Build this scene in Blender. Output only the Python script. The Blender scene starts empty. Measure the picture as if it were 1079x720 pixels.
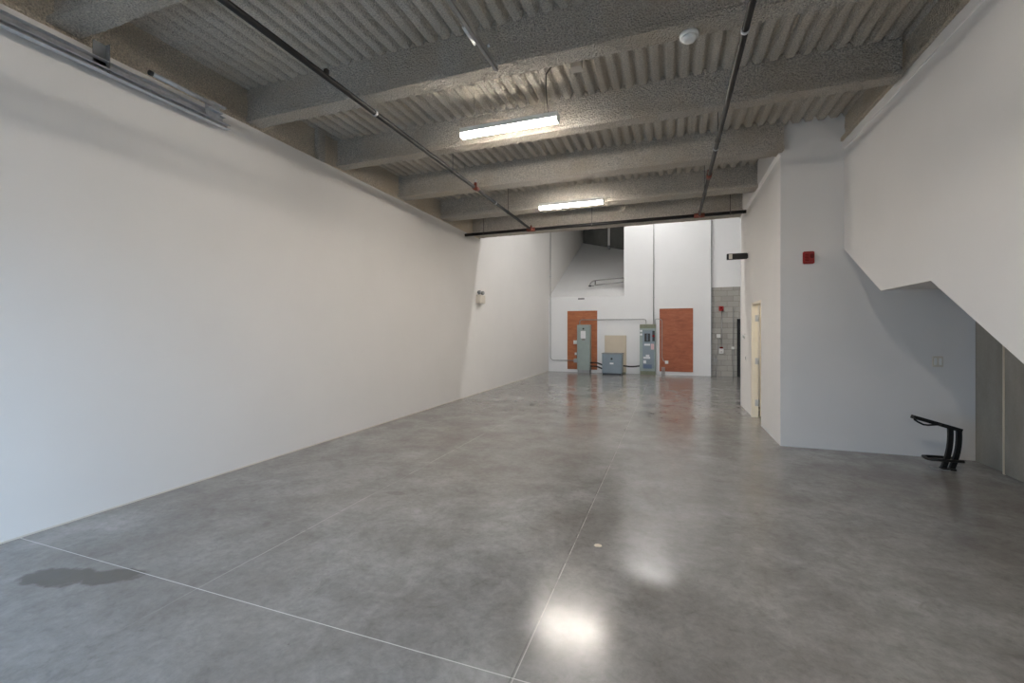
import bpy, bmesh, math, random
from mathutils import Vector, Matrix, noise

random.seed(7)
SC = bpy.context.scene
COL = SC.collection
PI = math.pi

# ------------------------------------------------------------------ colours
def lin(r, g, b):
    def f(v):
        v /= 255.0
        return v / 12.92 if v <= 0.04045 else ((v + 0.055) / 1.055) ** 2.4
    return (f(r), f(g), f(b), 1.0)

# ------------------------------------------------------------------ materials
def new_mat(name):
    m = bpy.data.materials.new(name)
    m.use_nodes = True
    nt = m.node_tree
    p = nt.nodes['Principled BSDF']
    return m, nt, p

def N(nt, typ, **kw):
    n = nt.nodes.new(typ)
    for k, v in kw.items():
        setattr(n, k, v)
    return n

def noise_tex(nt, coord, scale, detail=4, rough=0.55, dist=0.0):
    t = N(nt, 'ShaderNodeTexNoise')
    t.inputs['Scale'].default_value = scale
    t.inputs['Detail'].default_value = detail
    t.inputs['Roughness'].default_value = rough
    t.inputs['Distortion'].default_value = dist
    nt.links.new(coord, t.inputs['Vector'])
    return t

def ramp(nt, fac, stops):
    r = N(nt, 'ShaderNodeValToRGB')
    e = r.color_ramp.elements
    while len(e) < len(stops):
        e.new(0.5)
    for i, (pos, c) in enumerate(stops):
        e[i].position = pos
        e[i].color = c
    nt.links.new(fac, r.inputs['Fac'])
    return r

def mix(nt, fac, a, b, mode='MIX'):
    n = N(nt, 'ShaderNodeMix', data_type='RGBA', blend_type=mode)
    for s, v in ((n.inputs[0], fac), (n.inputs[6], a), (n.inputs[7], b)):
        if isinstance(v, (int, float)):
            s.default_value = v
        elif isinstance(v, tuple):
            s.default_value = v
        else:
            nt.links.new(v, s)
    return n.outputs[2]

def math_n(nt, op, a, b=None, c=None, clamp=False):
    n = N(nt, 'ShaderNodeMath', operation=op, use_clamp=clamp)
    for i, v in enumerate((a, b, c)):
        if v is None:
            continue
        if isinstance(v, (int, float)):
            n.inputs[i].default_value = v
        else:
            nt.links.new(v, n.inputs[i])
    return n.outputs[0]

def bump(nt, p, height, strength, distance):
    b = N(nt, 'ShaderNodeBump')
    b.inputs['Strength'].default_value = strength
    b.inputs['Distance'].default_value = distance
    nt.links.new(height, b.inputs['Height'])
    nt.links.new(b.outputs['Normal'], p.inputs['Normal'])

def obj_coord(nt):
    return N(nt, 'ShaderNodeTexCoord').outputs['Object']

def simple(name, col, rough=0.5, metal=0.0, var=0.06, scale=9.0, bmp=0.0, bscale=60.0):
    m, nt, p = new_mat(name)
    co = obj_coord(nt)
    t = noise_tex(nt, co, scale)
    a = tuple(max(0, c * (1 - var)) for c in col[:3]) + (1,)
    b = tuple(min(1, c * (1 + var)) for c in col[:3]) + (1,)
    r = ramp(nt, t.outputs['Fac'], [(0.3, a), (0.7, b)])
    nt.links.new(r.outputs['Color'], p.inputs['Base Color'])
    p.inputs['Roughness'].default_value = rough
    p.inputs['Metallic'].default_value = metal
    if bmp:
        h = noise_tex(nt, co, bscale, 3)
        bump(nt, p, h.outputs['Fac'], bmp, 0.004)
    return m

def emit(name, col, strength):
    m, nt, p = new_mat(name)
    p.inputs['Base Color'].default_value = (0.8, 0.8, 0.8, 1)
    p.inputs['Emission Color'].default_value = col
    p.inputs['Emission Strength'].default_value = strength
    p.inputs['Roughness'].default_value = 0.4
    return m

M = {}
M['paint'] = simple('white_paint', lin(229, 226, 222), 0.62, var=0.015, scale=1.3, bmp=0.08, bscale=140)
M['paint_cool'] = simple('white_paint_high', lin(231, 231, 231), 0.6, var=0.015, scale=1.0, bmp=0.08, bscale=140)
M['galv'] = simple('galvanised_steel', lin(196, 198, 200), 0.42, 0.1, var=0.12, scale=18)
M['zinc'] = simple('zinc_conduit', lin(168, 168, 166), 0.42, 0.6, var=0.08)
M['black_iron'] = simple('black_iron_pipe', lin(22, 20, 19), 0.5, 0.0, var=0.2, scale=14)
M['copper_paint'] = simple('red_primer_fitting', lin(120, 62, 48), 0.45, 0.2, var=0.15)
M['red'] = simple('red_plastic', lin(158, 26, 24), 0.35, var=0.05)
M['dark_red'] = simple('dark_red_lens', lin(110, 14, 16), 0.25, var=0.05)
M['white_plastic'] = simple('white_plastic', lin(228, 228, 224), 0.4, var=0.02)
M['ivory_plastic'] = simple('ivory_plastic', lin(214, 206, 192), 0.45, var=0.03)
M['black_plastic'] = simple('black_plastic', lin(26, 26, 27), 0.4, var=0.1)
M['black_steel'] = simple('black_powder_coat', lin(11, 11, 12), 0.5, 0.0, var=0.2, scale=30)
M['panel_green'] = simple('grey_green_enamel', lin(146, 157, 151), 0.42, 0.1, var=0.05, scale=5)
M['panel_grey'] = simple('blue_grey_enamel', lin(128, 139, 146), 0.42, 0.1, var=0.05, scale=5)
M['gutter'] = simple('olive_grey_trim', lin(120, 122, 100), 0.5, 0.1, var=0.1)
M['beige'] = simple('beige_sheet', lin(200, 188, 168), 0.55, var=0.04, scale=3)
M['cream'] = simple('cream_door_paint', lin(240, 232, 214), 0.45, var=0.02)
M['label'] = simple('paper_label', lin(226, 226, 228), 0.6, var=0.05, scale=40)
M['blue_label'] = simple('blue_label', lin(96, 112, 138), 0.6, var=0.1, scale=40)
M['pink_label'] = simple('pink_warning_label', lin(214, 176, 178), 0.6, var=0.1, scale=40)
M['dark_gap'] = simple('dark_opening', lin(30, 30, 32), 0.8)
M['steel_post'] = simple('grey_steel_plate', lin(138, 140, 140), 0.55, 0.0, var=0.12)
M['wire'] = simple('grey_cord', lin(96, 92, 86), 0.6)

def mat_fireproof(name, base, var, bd=0.03):
    m, nt, p = new_mat(name)
    co = obj_coord(nt)
    big = noise_tex(nt, co, 1.1, 5, 0.6)
    fine = noise_tex(nt, co, 70, 4, 0.7)
    lo = tuple(c * (1 - var) for c in base[:3]) + (1,)
    hi = tuple(c * (1 + var) for c in base[:3]) + (1,)
    brown = (base[0] * 0.98, base[1] * 0.90, base[2] * 0.78, 1)
    r = ramp(nt, fine.outputs['Fac'], [(0.32, lo), (0.62, hi)])
    c = mix(nt, math_n(nt, 'MULTIPLY', ramp(nt, big.outputs['Fac'], [(0.45, (0, 0, 0, 1)), (0.68, (1, 1, 1, 1))]).outputs['Color'], 0.65), r.outputs['Color'], brown)
    nt.links.new(c, p.inputs['Base Color'])
    p.inputs['Roughness'].default_value = 0.95
    p.inputs['Specular IOR Level'].default_value = 0.1
    v = N(nt, 'ShaderNodeTexVoronoi')
    v.inputs['Scale'].default_value = 55
    nt.links.new(co, v.inputs['Vector'])
    hsum = math_n(nt, 'ADD', fine.outputs['Fac'], math_n(nt, 'MULTIPLY', v.outputs['Distance'], 0.7))
    bump(nt, p, hsum, 1.0, bd)
    return m

M['fire'] = mat_fireproof('sprayed_fireproofing', lin(196, 190, 180), 0.4)
M['fire_deck'] = mat_fireproof('sprayed_fireproofing_deck', lin(194, 188, 178), 0.34, 0.012)
M['fire_edge'] = mat_fireproof('sprayed_fireproofing_brown', lin(212, 202, 186), 0.3)

def mat_concrete_wall():
    m, nt, p = new_mat('cast_concrete')
    co = obj_coord(nt)
    mp = N(nt, 'ShaderNodeMapping')
    mp.inputs['Scale'].default_value = (1, 1, 0.35)
    nt.links.new(co, mp.inputs['Vector'])
    a = noise_tex(nt, mp.outputs[0], 2.2, 6, 0.6)
    b = noise_tex(nt, co, 40, 4, 0.6)
    r = ramp(nt, a.outputs['Fac'], [(0.3, lin(128, 124, 116)), (0.55, lin(150, 146, 138)), (0.75, lin(162, 158, 148))])
    c = mix(nt, math_n(nt, 'MULTIPLY', b.outputs['Fac'], 0.4), r.outputs['Color'], lin(112, 108, 98))
    nt.links.new(c, p.inputs['Base Color'])
    p.inputs['Roughness'].default_value = 0.8
    bump(nt, p, b.outputs['Fac'], 0.25, 0.006)
    return m
M['concrete'] = mat_concrete_wall()
M['concrete_dark'] = simple('dark_concrete', lin(112, 112, 108), 0.85, var=0.15, scale=2, bmp=0.3, bscale=30)
M['pavement'] = simple('outdoor_pavement', lin(150, 150, 148), 0.9, var=0.1)

def mat_cmu():
    m, nt, p = new_mat('concrete_block')
    co = obj_coord(nt)
    sep = N(nt, 'ShaderNodeSeparateXYZ')
    nt.links.new(co, sep.inputs[0])
    cmb = N(nt, 'ShaderNodeCombineXYZ')
    nt.links.new(sep.outputs['X'], cmb.inputs['X'])
    nt.links.new(sep.outputs['Z'], cmb.inputs['Y'])
    br = N(nt, 'ShaderNodeTexBrick')
    nt.links.new(cmb.outputs[0], br.inputs['Vector'])
    br.inputs['Color1'].default_value = lin(186, 183, 176)
    br.inputs['Color2'].default_value = lin(164, 161, 154)
    br.inputs['Mortar'].default_value = lin(140, 138, 132)
    br.inputs['Scale'].default_value = 1.0
    br.inputs['Mortar Size'].default_value = 0.008
    br.inputs['Brick Width'].default_value = 0.4
    br.inputs['Row Height'].default_value = 0.2
    f = noise_tex(nt, co, 30, 4, 0.7)
    c = mix(nt, math_n(nt, 'MULTIPLY', f.outputs['Fac'], 0.4), br.outputs['Color'], lin(128, 126, 118))
    nt.links.new(c, p.inputs['Base Color'])
    p.inputs['Roughness'].default_value = 0.9
    h = math_n(nt, 'SUBTRACT', math_n(nt, 'MULTIPLY', f.outputs['Fac'], 0.3), br.outputs['Fac'])
    bump(nt, p, h, 0.5, 0.01)
    return m
M['cmu'] = mat_cmu()

def mat_ply(name, c1, c2, c3):
    m, nt, p = new_mat(name)
    co = obj_coord(nt)
    mp = N(nt, 'ShaderNodeMapping')
    mp.inputs['Scale'].default_value = (0.8, 1, 2.6)
    nt.links.new(co, mp.inputs['Vector'])
    a = noise_tex(nt, mp.outputs[0], 3.2, 6, 0.65, 0.9)
    b = noise_tex(nt, co, 26, 3, 0.6)
    r = ramp(nt, a.outputs['Fac'], [(0.3, c1), (0.5, c2), (0.72, c3)])
    c = mix(nt, math_n(nt, 'MULTIPLY', b.outputs['Fac'], 0.35), r.outputs['Color'], c1)
    nt.links.new(c, p.inputs['Base Color'])
    p.inputs['Roughness'].default_value = 0.6
    bump(nt, p, b.outputs['Fac'], 0.2, 0.004)
    return m
M['ply_orange'] = mat_ply('fire_rated_plywood', lin(142, 80, 46), lin(172, 102, 62), lin(188, 124, 80))
M['ply_red'] = mat_ply('fire_rated_plywood_red', lin(140, 78, 52), lin(168, 96, 66), lin(184, 116, 84))

def mat_floor():
    m, nt, p = new_mat('polished_concrete')
    co = obj_coord(nt)
    sep = N(nt, 'ShaderNodeSeparateXYZ')
    nt.links.new(co, sep.inputs[0])
    X, Y = sep.outputs['X'], sep.outputs['Y']
    big = noise_tex(nt, co, 0.55, 6, 0.6, 0.6)
    mid = noise_tex(nt, co, 1.9, 10, 0.72, 0.25)
    fine = noise_tex(nt, co, 34, 5, 0.7)
    r = ramp(nt, mid.outputs['Fac'], [(0.28, lin(112, 110, 106)), (0.5, lin(138, 137, 135)), (0.72, lin(160, 159, 157))])
    c = mix(nt, math_n(nt, 'MULTIPLY', ramp(nt, big.outputs['Fac'], [(0.42, (0, 0, 0, 1)), (0.7, (1, 1, 1, 1))]).outputs['Color'], 0.6), r.outputs['Color'], lin(110, 104, 96))
    grain = noise_tex(nt, co, 17, 9, 0.78, 0.4)
    gr = ramp(nt, grain.outputs['Fac'], [(0.36, (0.86, 0.86, 0.86, 1)), (0.5, (1, 1, 1, 1)), (0.66, (1.12, 1.12, 1.11, 1))])
    c = mix(nt, 1.0, c, gr.outputs['Color'], 'MULTIPLY')
    st2 = noise_tex(nt, co, 5.0, 6, 0.7, 0.6)
    c = mix(nt, ramp(nt, st2.outputs['Fac'], [(0.56, (0, 0, 0, 1)), (0.74, (0.5, 0.5, 0.5, 1))]).outputs['Color'], c, lin(98, 94, 88))
    # pale scuffs and specks
    sc = noise_tex(nt, co, 7.5, 9, 0.8, 2.5)
    c = mix(nt, ramp(nt, sc.outputs['Fac'], [(0.66, (0, 0, 0, 1)), (0.84, (0.22, 0.22, 0.22, 1))]).outputs['Color'], c, lin(168, 164, 156))
    sp = N(nt, 'ShaderNodeTexVoronoi')
    sp.inputs['Scale'].default_value = 5.0
    nt.links.new(co, sp.inputs['Vector'])
    c = mix(nt, ramp(nt, sp.outputs['Distance'], [(0.02, (0.5, 0.5, 0.5, 1)), (0.035, (0, 0, 0, 1))]).outputs['Color'], c, lin(92, 88, 80))
    # damp stain, two lobes, near the filled joint
    nz = noise_tex(nt, co, 9, 5, 0.6)
    wob = math_n(nt, 'MULTIPLY', math_n(nt, 'SUBTRACT', nz.outputs['Fac'], 0.5), 1.1)
    def blob(cx, cy, rx, ry, ang):
        ca, sa = math.cos(ang), math.sin(ang)
        dx = math_n(nt, 'SUBTRACT', X, cx)
        dy = math_n(nt, 'SUBTRACT', Y, cy)
        u = math_n(nt, 'DIVIDE', math_n(nt, 'ADD', math_n(nt, 'MULTIPLY', dx, ca), math_n(nt, 'MULTIPLY', dy, sa)), rx)
        v = math_n(nt, 'DIVIDE', math_n(nt, 'SUBTRACT', math_n(nt, 'MULTIPLY', dy, ca), math_n(nt, 'MULTIPLY', dx, sa)), ry)
        d = math_n(nt, 'SQRT', math_n(nt, 'ADD', math_n(nt, 'MULTIPLY', u, u), math_n(nt, 'MULTIPLY', v, v)))
        d = math_n(nt, 'ADD', d, wob)
        s = N(nt, 'ShaderNodeMapRange', interpolation_type='SMOOTHSTEP')
        s.inputs['From Min'].default_value = 0.8
        s.inputs['From Max'].default_value = 1.12
        s.inputs['To Min'].default_value = 1.0
        s.inputs['To Max'].default_value = 0.0
        nt.links.new(d, s.inputs['Value'])
        return s.outputs[0]
    st = math_n(nt, 'MAXIMUM', math_n(nt, 'MULTIPLY', blob(-2.6, 3.76, 0.11, 0.05, 0.1), 0.4), math_n(nt, 'MAXIMUM', blob(-3.83, 1.70, 0.27, 0.115, 0.25), blob(-3.50, 1.83, 0.2, 0.10, 0.45)))
    c = mix(nt, math_n(nt, 'MULTIPLY', st, 0.8), c, lin(78, 74, 66))
    # saw-cut joints
    lw = noise_tex(nt, co, 3.0, 3)
    def joint(axis, pos, w):
        d = math_n(nt, 'ABSOLUTE', math_n(nt, 'SUBTRACT', axis, pos))
        return math_n(nt, 'LESS_THAN', d, w)
    gap = math_n(nt, 'GREATER_THAN', lw.outputs['Fac'], 0.47)
    j1 = joint(Y, 1.93, 0.003)
    c = mix(nt, math_n(nt, 'MULTIPLY', j1, 0.8), c, lin(206, 205, 200))
    j2 = math_n(nt, 'MULTIPLY', joint(X, -0.69, 0.0028), math_n(nt, 'ADD', math_n(nt, 'MULTIPLY', gap, 0.5), 0.3))
    c = mix(nt, j2, c, lin(188, 184, 178))
    j2b = joint(math_n(nt, 'ADD', X, 0.012), -0.69, 0.003)
    c = mix(nt, math_n(nt, 'MULTIPLY', j2b, math_n(nt, 'MULTIPLY', gap, 0.4)), c, lin(76, 74, 72))
    Xw = math_n(nt, 'ADD', X, math_n(nt, 'MULTIPLY', math_n(nt, 'SUBTRACT', lw.outputs['Fac'], 0.5), 0.05))
    j3 = math_n(nt, 'MULTIPLY', math_n(nt, 'MULTIPLY', joint(Xw, -2.81, 0.005), math_n(nt, 'SMOOTH_MAX', math_n(nt, 'SUBTRACT', Y, 1.45), 0.0, 0.1, clamp=True)), math_n(nt, 'ADD', math_n(nt, 'MULTIPLY', gap, 0.4), 0.22))
    c = mix(nt, j3, c, lin(176, 174, 170))
    for yy in (8.1, 13.2):
        c = mix(nt, math_n(nt, 'MULTIPLY', joint(Y, yy, 0.006), 0.35), c, lin(86, 84, 82))
    nt.links.new(c, p.inputs['Base Color'])
    rr = N(nt, 'ShaderNodeMapRange')
    rr.inputs['From Min'].default_value = 0.3
    rr.inputs['From Max'].default_value = 0.7
    rr.inputs['To Min'].default_value = 0.15
    rr.inputs['To Max'].default_value = 0.23
    nt.links.new(mid.outputs['Fac'], rr.inputs['Value'])
    nt.links.new(rr.outputs[0], p.inputs['Roughness'])
    p.inputs['Specular IOR Level'].default_value = 0.54
    bump(nt, p, fine.outputs['Fac'], 0.03, 0.002)
    return m
M['floor'] = mat_floor()

LED = (1.0, 0.915, 0.825, 1)
M['led'] = emit('led_diffuser', LED, 158.0)
M['led_high'] = emit('led_highbay_diffuser', (1.0, 0.98, 0.95, 1), 40.0)
M['led_key'] = emit('led_highbay_key_diffuser', (1.0, 0.98, 0.96, 1), 335.0)
M['led_back'] = emit('led_highbay_back_diffuser', (1.0, 0.97, 0.94, 1), 100.0)
M['led_room'] = emit('led_room_diffuser', (1.0, 0.9, 0.74, 1), 40.0)

# ------------------------------------------------------------------ mesh builder
class MB:
    def __init__(self):
        self.v, self.f, self.sm = [], [], []

    def add(self, verts, faces, smooth=False):
        o = len(self.v)
        self.v += [tuple(p) for p in verts]
        self.f += [tuple(i + o for i in f) for f in faces]
        self.sm += [smooth] * len(faces)
        return self

    def box(self, x0, x1, y0, y1, z0, z1, b=0.0):
        if b <= 0:
            vs = [(x, y, z) for x in (x0, x1) for y in (y0, y1) for z in (z0, z1)]
            fs = [(0, 1, 3, 2), (4, 6, 7, 5), (0, 4, 5, 1), (2, 3, 7, 6), (0, 2, 6, 4), (1, 5, 7, 3)]
            return self.add(vs, fs)
        bm = bmesh.new()
        bmesh.ops.create_cube(bm, size=1)
        for q in bm.verts:
            q.co = Vector(((x0 + x1) / 2 + q.co.x * (x1 - x0), (y0 + y1) / 2 + q.co.y * (y1 - y0), (z0 + z1) / 2 + q.co.z * (z1 - z0)))
        bmesh.ops.bevel(bm, geom=list(bm.edges), offset=b, segments=2, affect='EDGES')
        bm.verts.index_update()
        self.add([q.co[:] for q in bm.verts], [[q.index for q in f.verts] for f in bm.faces])
        bm.free()
        return self

    def prism(self, poly, axis, a, b):
        """poly: list of 2D points; axis: 'x','y','z' extrusion from a to b"""
        n = len(poly)
        def P(p, t):
            return {'x': (t, p[0], p[1]), 'y': (p[0], t, p[1]), 'z': (p[0], p[1], t)}[axis]
        vs = [P(p, a) for p in poly] + [P(p, b) for p in poly]
        fs = [tuple(range(n - 1, -1, -1)), tuple(range(n, 2 * n))]
        for i in range(n):
            j = (i + 1) % n
            fs.append((i, j, n + j, n + i))
        return self.add(vs, fs)

    def tube(self, pts, r, seg=12, cap=True):
        pts = [Vector(p) for p in pts]
        rings = []
        up = None
        for i, p in enumerate(pts):
            if i == 0:
                t = pts[1] - p
            elif i == len(pts) - 1:
                t = p - pts[-2]
            else:
                t = (pts[i + 1] - p).normalized() + (p - pts[i - 1]).normalized()
            t.normalize()
            if up is None:
                up = Vector((0, 0, 1)) if abs(t.z) < 0.9 else Vector((1, 0, 0))
            u = t.cross(up)
            if u.length < 1e-5:
                u = t.cross(Vector((0, 1, 0)))
            u.normalize()
            w = u.cross(t).normalized()
            up = w
            rings.append([p + (u * math.cos(2 * PI * k / seg) + w * math.sin(2 * PI * k / seg)) * r for k in range(seg)])
        vs = [q for ring in rings for q in ring]
        fs = []
        for i in range(len(rings) - 1):
            for k in range(seg):
                k2 = (k + 1) % seg
                fs.append((i * seg + k, i * seg + k2, (i + 1) * seg + k2, (i + 1) * seg + k))
        self.add(vs, fs, True)
        if cap:
            o = len(self.v) - len(vs)
            self.f.append(tuple(o + k for k in range(seg - 1, -1, -1))); self.sm.append(False)
            self.f.append(tuple(o + (len(rings) - 1) * seg + k for k in range(seg))); self.sm.append(False)
        return self

    def bar(self, pts, wdir, w, t):
        """flat bar swept along pts, width w along fixed wdir, thickness t across"""
        pts = [Vector(p) for p in pts]
        wd = Vector(wdir).normalized()
        vs, fs = [], []
        for i, p in enumerate(pts):
            if i == 0: d = pts[1] - p
            elif i == len(pts) - 1: d = p - pts[-2]
            else: d = (pts[i + 1] - p).normalized() + (p - pts[i - 1]).normalized()
            n = d.cross(wd).normalized()
            for a, b in ((-1, -1), (1, -1), (1, 1), (-1, 1)):
                vs.append(p + wd * (a * w / 2) + n * (b * t / 2))
        m = len(pts)
        for i in range(m - 1):
            for k in range(4):
                k2 = (k + 1) % 4
                fs.append((i * 4 + k, i * 4 + k2, i * 4 + 4 + k2, i * 4 + 4 + k))
        fs += [(3, 2, 1, 0), tuple((m - 1) * 4 + k for k in range(4))]
        return self.add(vs, fs)

    def lathe(self, prof, origin, axis='z', seg=24):
        """prof: list of (r, h) from one end to the other"""
        o = Vector(origin)
        vs, fs = [], []
        for r, hh in prof:
            for k in range(seg):
                a = 2 * PI * k / seg
                c, s = r * math.cos(a), r * math.sin(a)
                vs.append(o + Vector({'z': (c, s, hh), 'x': (hh, c, s), 'y': (c, hh, s)}[axis]))
        m = len(prof)
        for i in range(m - 1):
            for k in range(seg):
                k2 = (k + 1) % seg
                fs.append((i * seg + k, i * seg + k2, i * seg + seg + k2, i * seg + seg + k))
        fs += [tuple(range(seg - 1, -1, -1)), tuple((m - 1) * seg + k for k in range(seg))]
        return self.add(vs, fs, True)

    def build(self, name, mat, parent=None, origin=None):
        me = bpy.data.meshes.new(name)
        o = Vector((0, 0, 0))
        if parent is not None:
            o = parent.location.copy()
        elif origin is not None:
            o = Vector(origin)
        me.from_pydata([tuple(Vector(p) - o) for p in self.v], [], self.f)
        bm = bmesh.new()
        bm.from_mesh(me)
        bmesh.ops.recalc_face_normals(bm, faces=bm.faces)
        bm.to_mesh(me)
        bm.free()
        me.polygons.foreach_set('use_smooth', self.sm)
        me.materials.append(mat)
        ob = bpy.data.objects.new(name, me)
        COL.objects.link(ob)
        if parent is not None:
            if parent.parent is not None or parent.type == 'MESH':
                ob.parent = parent
                ob.location = (0, 0, 0)
            else:
                ob.parent = parent
        else:
            ob.location = o
        return ob

def arc(c, r, a0, a1, n, plane='xz', third=0.0):
    out = []
    for i in range(n + 1):
        a = a0 + (a1 - a0) * i / n
        p, q = c[0] + r * math.cos(a), c[1] + r * math.sin(a)
        out.append({'xz': (p, third, q), 'yz': (third, p, q), 'xy': (p, q, third)}[plane])
    return out

def struct(ob):
    ob['kind'] = 'structure'
    return ob

def thing(name, label, cat, loc, group=None):
    e = bpy.data.objects.new(name, None)
    e.empty_display_size = 0.1
    e.location = loc
    COL.objects.link(e)
    e['label'] = label
    e['category'] = cat
    if group:
        e['group'] = group
    return e

def sub(mb, name, mat, part, thing_):
    """sub-part: child of a part mesh (part has local coords relative to thing_)"""
    ob = mb.build(name, mat, None, thing_.location)
    ob.parent = part
    ob.location = (0, 0, 0)
    return ob

# ------------------------------------------------------------------ dimensions (metres; room axis +Y)
XL, XD, XR, XC = -4.83, 1.49, 2.25, 3.64
YF, YB, YE, YW = -0.75, 7.21, 10.92, 17.95     # front wall, stair back wall, end of low ceiling, far wall
ZT, ZD, ZH = 4.15, 4.60, 8.2                   # wall top, deck, high ceiling

# ------------------------------------------------------------------ shell
fl = MB()
fl.box(XL - 0.3, 5.2, YF - 0.2, YW + 0.4, -0.15, 0.0)
struct(fl.build('floor', M['floor']))
struct(MB().box(-30, 30, -30, YF - 0.2, -0.16, -0.01).build('ground', M['pavement']))

# left wall: full-height painted wall, low part up to the edge beam, high part past it
w = MB()
w.box(XL - 0.14, XL, YF, YE - 0.06, 0, ZT)
w.box(XL - 0.14, XL, YE - 0.06, YW, 0, ZH)
w.box(XL - 0.14, XL, YW, 26.5, 0, ZH)
struct(w.build('wall_left', M['paint']))
struct(MB().prism([(XL - 0.02, 0.0), (XL + 0.006, 0.0), (XL + 0.006, 0.012), (XL - 0.02, 0.016)], 'y', YF, YW).build('trim_1', M['ivory_plastic']))

# deck: corrugated metal deck under sprayed fireproofing
def deck(x0, x1, y0, y1, z):
    dx, dy = 0.0152, 0.045
    nx, ny = int((x1 - x0) / dx), int((y1 - y0) / dy)
    vs, fs = [], []
    for j in range(ny + 1):
        y = y0 + (y1 - y0) * j / ny
        for i in range(nx + 1):
            x = x0 + (x1 - x0) * i / nx
            t = (x / 0.1524 + 0.025 * noise.noise((x * 0.7, y * 0.7, 2))) % 1.0
            d = abs(t - 0.5) * 2            # 0 centre of groove .. 1 centre of low rib
            k = min(1, max(0, (d - 0.22) / 0.26))
            k = k * k * (3 - 2 * k)
            zz = z + 0.058 * (1 - k)
            zz += 0.005 * noise.noise((x * 7, y * 7, 0.3)) + 0.005 * noise.noise((x * 30, y * 30, 5))
            vs.append((x, y, zz))
    for j in range(ny):
        for i in range(nx):
            a = j * (nx + 1) + i
            fs.append((a, a + 1, a + nx + 2, a + nx + 1))
    return vs, fs
dk = MB()
dk.add(*deck(XL - 0.3, 2.6, YF, YE - 0.1, ZD), smooth=True)
dk.box(XL - 0.3, 5.0, YF, YE - 0.02, ZD + 0.12, ZD + 0.3)
struct(dk.build('ceiling', M['fire_deck']))

# sprayed beams across the room
def rough_loop(loop, axis, a, b, step=0.022, amp=0.011, seed=0.0):
    """closed section loop extruded along an axis with lumpy sprayed surface"""
    pts = []
    n = len(loop)
    for i in range(n):
        p, q = Vector(loop[i]), Vector(loop[(i + 1) % n])
        m = max(1, int((q - p).length / 0.021))
        for k in range(m):
            pts.append(p.lerp(q, k / m))
    cen = sum(pts, Vector((0, 0))) / len(pts)
    ns = max(2, int((b - a) / step))
    vs, fs = [], []
    for s in range(ns + 1):
        t = a + (b - a) * s / ns
        for p in pts:
            P = (t, p.x, p.y) if axis == 'x' else (p.x, t, p.y)
            n1 = noise.noise((P[0] * 14 + seed, P[1] * 14, P[2] * 14)) + 0.8 * noise.noise((P[0] * 38, P[1] * 38 + seed, P[2] * 38))
            d = (p - cen)
            d = d.normalized() * amp * n1
            q = p + d
            vs.append((t, q.x, q.y) if axis == 'x' else (q.x, t, q.y))
    m = len(pts)
    for s in range(ns):
        for i in range(m):
            j = (i + 1) % m
            fs.append((s * m + i, s * m + j, s * m + m + j, s * m + m + i))
    fs += [tuple(range(m - 1, -1, -1)), tuple(ns * m + k for k in range(m))]
    return vs, fs

def cross_beam(y0, y1, zb, x0, x1, rec=0.05, fl_t=0.05, seed=0.0):
    top = ZD + 0.10
    loop = [(y0 + rec, top), (y0 + rec, zb + fl_t + 0.02), (y0, zb + fl_t), (y0, zb), (y1, zb), (y1, zb + fl_t), (y1 - rec, zb + fl_t + 0.02), (y1 - rec, top)]
    mb = MB()
    mb.add(*rough_loop(loop, 'x', x0, x1, amp=0.008, seed=seed), smooth=False)
    return struct(mb.build('ceiling_beam', M['fire']))

XB0 = XL - 0.06
cross_beam(0.35, 0.6, 4.2, XB0, 2.2, seed=1)
cross_beam(2.1, 2.33, 4.2, XB0, 2.2, seed=2)
cross_beam(3.92, 4.12, 4.2, XB0, 2.2, rec=0.02, seed=3)
cross_beam(5.44, 5.62, 4.2, XB0, 2.2, rec=0.04, seed=4)
cross_beam(7.07, 7.33, 4.2, XB0, XD + 0.02, seed=5)
cross_beam(8.70, 9.02, 4.2, XB0, XD + 0.02, seed=6)
cross_beam(10.40, 10.90, 4.2, XB0, XD + 0.02, seed=7)

# edge beams along the walls
eb = MB()
eb.add(*rough_loop([(XL - 0.3, ZD + 0.1), (XL - 0.3, ZT - 0.03), (XL - 0.035, ZT - 0.03), (XL - 0.045, ZD + 0.1)], 'y', YF, YE - 0.05, amp=0.008, seed=9), smooth=True)
struct(eb.build('edge_beam', M['fire_edge']))
eb = MB()
eb.add(*rough_loop([(XR + 0.25, ZD + 0.1), (XR + 0.25, 4.26), (XR - 0.04, 4.26), (XR - 0.04, 4.31), (XR + 0.01, 4.33), (XR + 0.01, ZD + 0.1)], 'y', YF, YB - 0.005, amp=0.008, seed=11), smooth=True)
struct(eb.build('edge_beam', M['fire_edge']))

# sprayed stub posts and steel clip by the left edge beam
for (x0, x1, y0, y1, z0, z1, mt) in ((XL - 0.06, XL + 0.03, 5.02, 5.16, ZT, ZD + 0.05, 'fire'), (-0.98, -0.90, 9.55, 9.63, 4.2, ZD + 0.05, 'fire')):
    s = MB().box(x0, x1, y0, y1, z0, z1, 0.01)
    struct(s.build('stub_post', M[mt]))

# back wall under/behind the stair, and the wall with the door
bw = MB()
bw.box(XD, XC + 0.3, YB, YB + 0.13, 0, 4.66)
struct(bw.build('wall_back', M['paint']))
DY0, DY1, DH = 8.63, 9.52, 2.17
dw = MB()
t = 0.11
dw.box(XD, XD + t, YB + 0.13, DY0, 0, 4.66)
dw.box(XD, XD + t, DY1, YE, 0, 4.66)
dw.box(XD, XD + t, DY0, DY1, DH, 4.66)
struct(dw.build('wall_right', M['paint']))
# upper drywall band that oversails the wall by a little
struct(MB().prism([(XD - 0.035, 4.66), (XD - 0.035, 4.21), (XD + 0.01, 4.15), (XD + 0.01, 4.66)], 'y', YB - 0.006, YE - 0.01).build('trim_2', M['paint']))

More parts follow.
